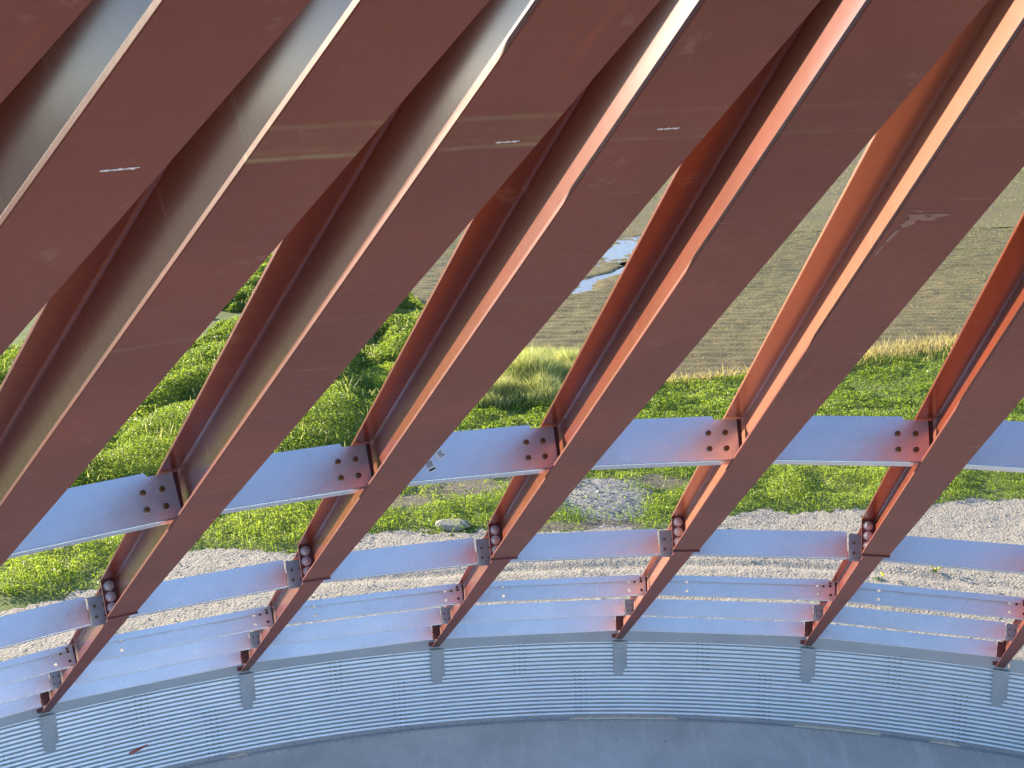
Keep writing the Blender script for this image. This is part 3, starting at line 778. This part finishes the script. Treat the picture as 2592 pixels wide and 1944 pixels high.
# loose stones on the gravel
def stones(n, name, mat, x0, x1, y0, y1, keep, size, hf, label):
    x, y = scatter(n, x0, x1, y0, y1, keep); n = len(x)
    base = np.array([(1, 0, 0), (0, 1, 0), (-1, 0, 0), (0, -1, 0), (0, 0, .7), (0, 0, -.5)], float)
    tri = np.array([(0, 1, 4), (1, 2, 4), (2, 3, 4), (3, 0, 4)])
    s = size * RNG.lognormal(0, .4, n); a = RNG.uniform(0, 2 * pi, n)
    V = base[None] * s[:, None, None] * RNG.uniform(.6, 1.3, (n, 6, 1))
    c, sn = np.cos(a)[:, None], np.sin(a)[:, None]
    W = np.stack([V[..., 0] * c - V[..., 1] * sn, V[..., 0] * sn + V[..., 1] * c, V[..., 2]], -1)
    W[..., 0] += x[:, None]; W[..., 1] += y[:, None]; W[..., 2] += hf(x, y)[:, None] + s[:, None] * .15
    F = (np.arange(n)[:, None, None] * 6 + tri[None]).ravel()
    o = obj(name, mesh_np(name, W.reshape(-1, 3), F, np.full(n * 4, 3), mat)); tag(o, label, 'stones', kind='stuff')
stones(26000, 'gravel_stones', M_GRAV, 13, 29, -14, 14, lambda x, y: in_gravel(x, y) * in_view(x, y), .013, h_gravel, 'loose pale stones lying on the gravel yard')
stones(5000, 'heap_stones', M_PILE, 24, 29, -2.2, 2.2, lambda x, y: pile_h(x, y) > .06, .016, lambda x, y: GZ - .03 + .11 * np.clip(pile_h(x, y), 0, .6), 'grey stones covering the low gravel heap')
# pale boulder
def boulder():
    mb = MB(); nu, nv = 18, 10; vs = []
    for a in range(nv + 1):
        ph = pi * a / nv
        for b in range(nu):
            t = 2 * pi * b / nu; p = np.array([math.sin(ph) * math.cos(t), math.sin(ph) * math.sin(t), math.cos(ph)])
            k = 1 + .9 * (float(fbm(p[0] * 1.7 + 5, p[1] * 1.7 + p[2] * 2.1, 14, 3)) - .5)
            vs.append((p[0] * .26 * k, p[1] * .36 * k, max(-.06, min(.075, p[2] * .16 * k + .02 * p[0]))))
    fs = [(a * nu + b, (a + 1) * nu + b, (a + 1) * nu + (b + 1) % nu, a * nu + (b + 1) % nu) for a in range(nv) for b in range(nu)]
    mb.add(vs, fs); o = obj('boulder', mb.mesh('boulder', plain('pale_stone', (.33, .30, .26), .95, 0, .45, 7.), True)); o.location = (24.62, 3.40, GZ + .025)
    tag(o, 'flat pale boulder lying at the edge of the grass beside the gravel', 'boulder')
boulder()
# two small yellow flowering weeds on the gravel
for k, (x0, y0, lab) in enumerate(((21.85, -6.57, 'tiny yellow flowering weed on the gravel, the one farther right'), (21.50, -5.37, 'tiny yellow flowering weed on the gravel, the one farther left'))):
    e = empty('flowering_weed', Matrix.Translation((x0, y0, GZ))); tag(e, lab, 'weed', 'yellow weeds on the gravel')
    lb = MB(); fb = MB()
    for q in range(14):
        a = random.uniform(0, 2 * pi); l = random.uniform(.06, .13); c, s_ = math.cos(a), math.sin(a)
        lb.add([(0, 0, .01), (c * l * .5 - s_ * .018, s_ * l * .5 + c * .018, .05), (c * l, s_ * l, .035), (c * l * .5 + s_ * .018, s_ * l * .5 - c * .018, .05)], [(0, 1, 2, 3)])
    for q in range(5 if k == 0 else 3):
        fb.cyl((random.uniform(-.10, .10), random.uniform(-.12, .12), random.uniform(.09, .13)), (random.uniform(-.4, .2), random.uniform(-.3, .3), 1), .030, .012, 8, 0, .012)
    obj('leaf', lb.mesh('leaf', plain('weed_leaf', (.08, .16, .02), .6)), e); obj('blossom', fb.mesh('blossom', M_FLOWER), e)

# ------------------------------------------------------------------ light, sky, camera
SUN_AZ, SUN_EL = rad(55), rad(12.5)
w = bpy.data.worlds.new('World'); scene.world = w; w.use_nodes = True
bg = w.node_tree.nodes['Background']; sky = w.node_tree.nodes.new('ShaderNodeTexSky'); sky.sky_type = 'NISHITA'
sky.sun_disc = False; sky.sun_elevation = SUN_EL; sky.sun_rotation = pi / 2 - SUN_AZ
sky.air_density = .5; sky.dust_density = .05; sky.ozone_density = 1.4
w.node_tree.links.new(sky.outputs[0], bg.inputs[0]); bg.inputs[1].default_value = .15
sl = bpy.data.lights.new('sun', 'SUN'); sl.energy = 5.0; sl.angle = rad(.53); sl.color = (1., .85, .66)
so = bpy.data.objects.new('sun', sl); COL.objects.link(so)
d = Vector((math.cos(SUN_EL) * math.cos(SUN_AZ), math.cos(SUN_EL) * math.sin(SUN_AZ), math.sin(SUN_EL)))
so.rotation_euler = d.to_track_quat('Z', 'Y').to_euler(); so.location = d * 60

cam = bpy.data.cameras.new('camera'); co = bpy.data.objects.new('camera', cam); COL.objects.link(co)
yaw, pitch, roll = .053499, -.252813, -.028833
f = Vector((math.cos(pitch) * math.cos(yaw), math.cos(pitch) * math.sin(yaw), math.sin(pitch)))
rg = Vector((math.sin(yaw), -math.cos(yaw), 0)); up = rg.cross(f)
r2 = rg * math.cos(roll) + up * math.sin(roll); u2 = -rg * math.sin(roll) + up * math.cos(roll)
m = Matrix((r2, u2, -f)).transposed().to_4x4(); m.translation = (-.2845, .6528, 9.6325)
co.matrix_world = m
cam.sensor_width = 36; cam.lens = 36 * 2518.414 / 2212; cam.clip_start = .05; cam.clip_end = 6000
scene.camera = co
scene.view_settings.view_transform = 'Standard'; scene.view_settings.look = 'None'
scene.view_settings.exposure = 1.72; scene.view_settings.gamma = 1
scene.render.engine = 'CYCLES'
scene.cycles.max_bounces = 8; scene.cycles.diffuse_bounces = 4; scene.cycles.glossy_bounces = 4
scene.cycles.use_denoising = True
scene.cycles.sample_clamp_indirect = 6
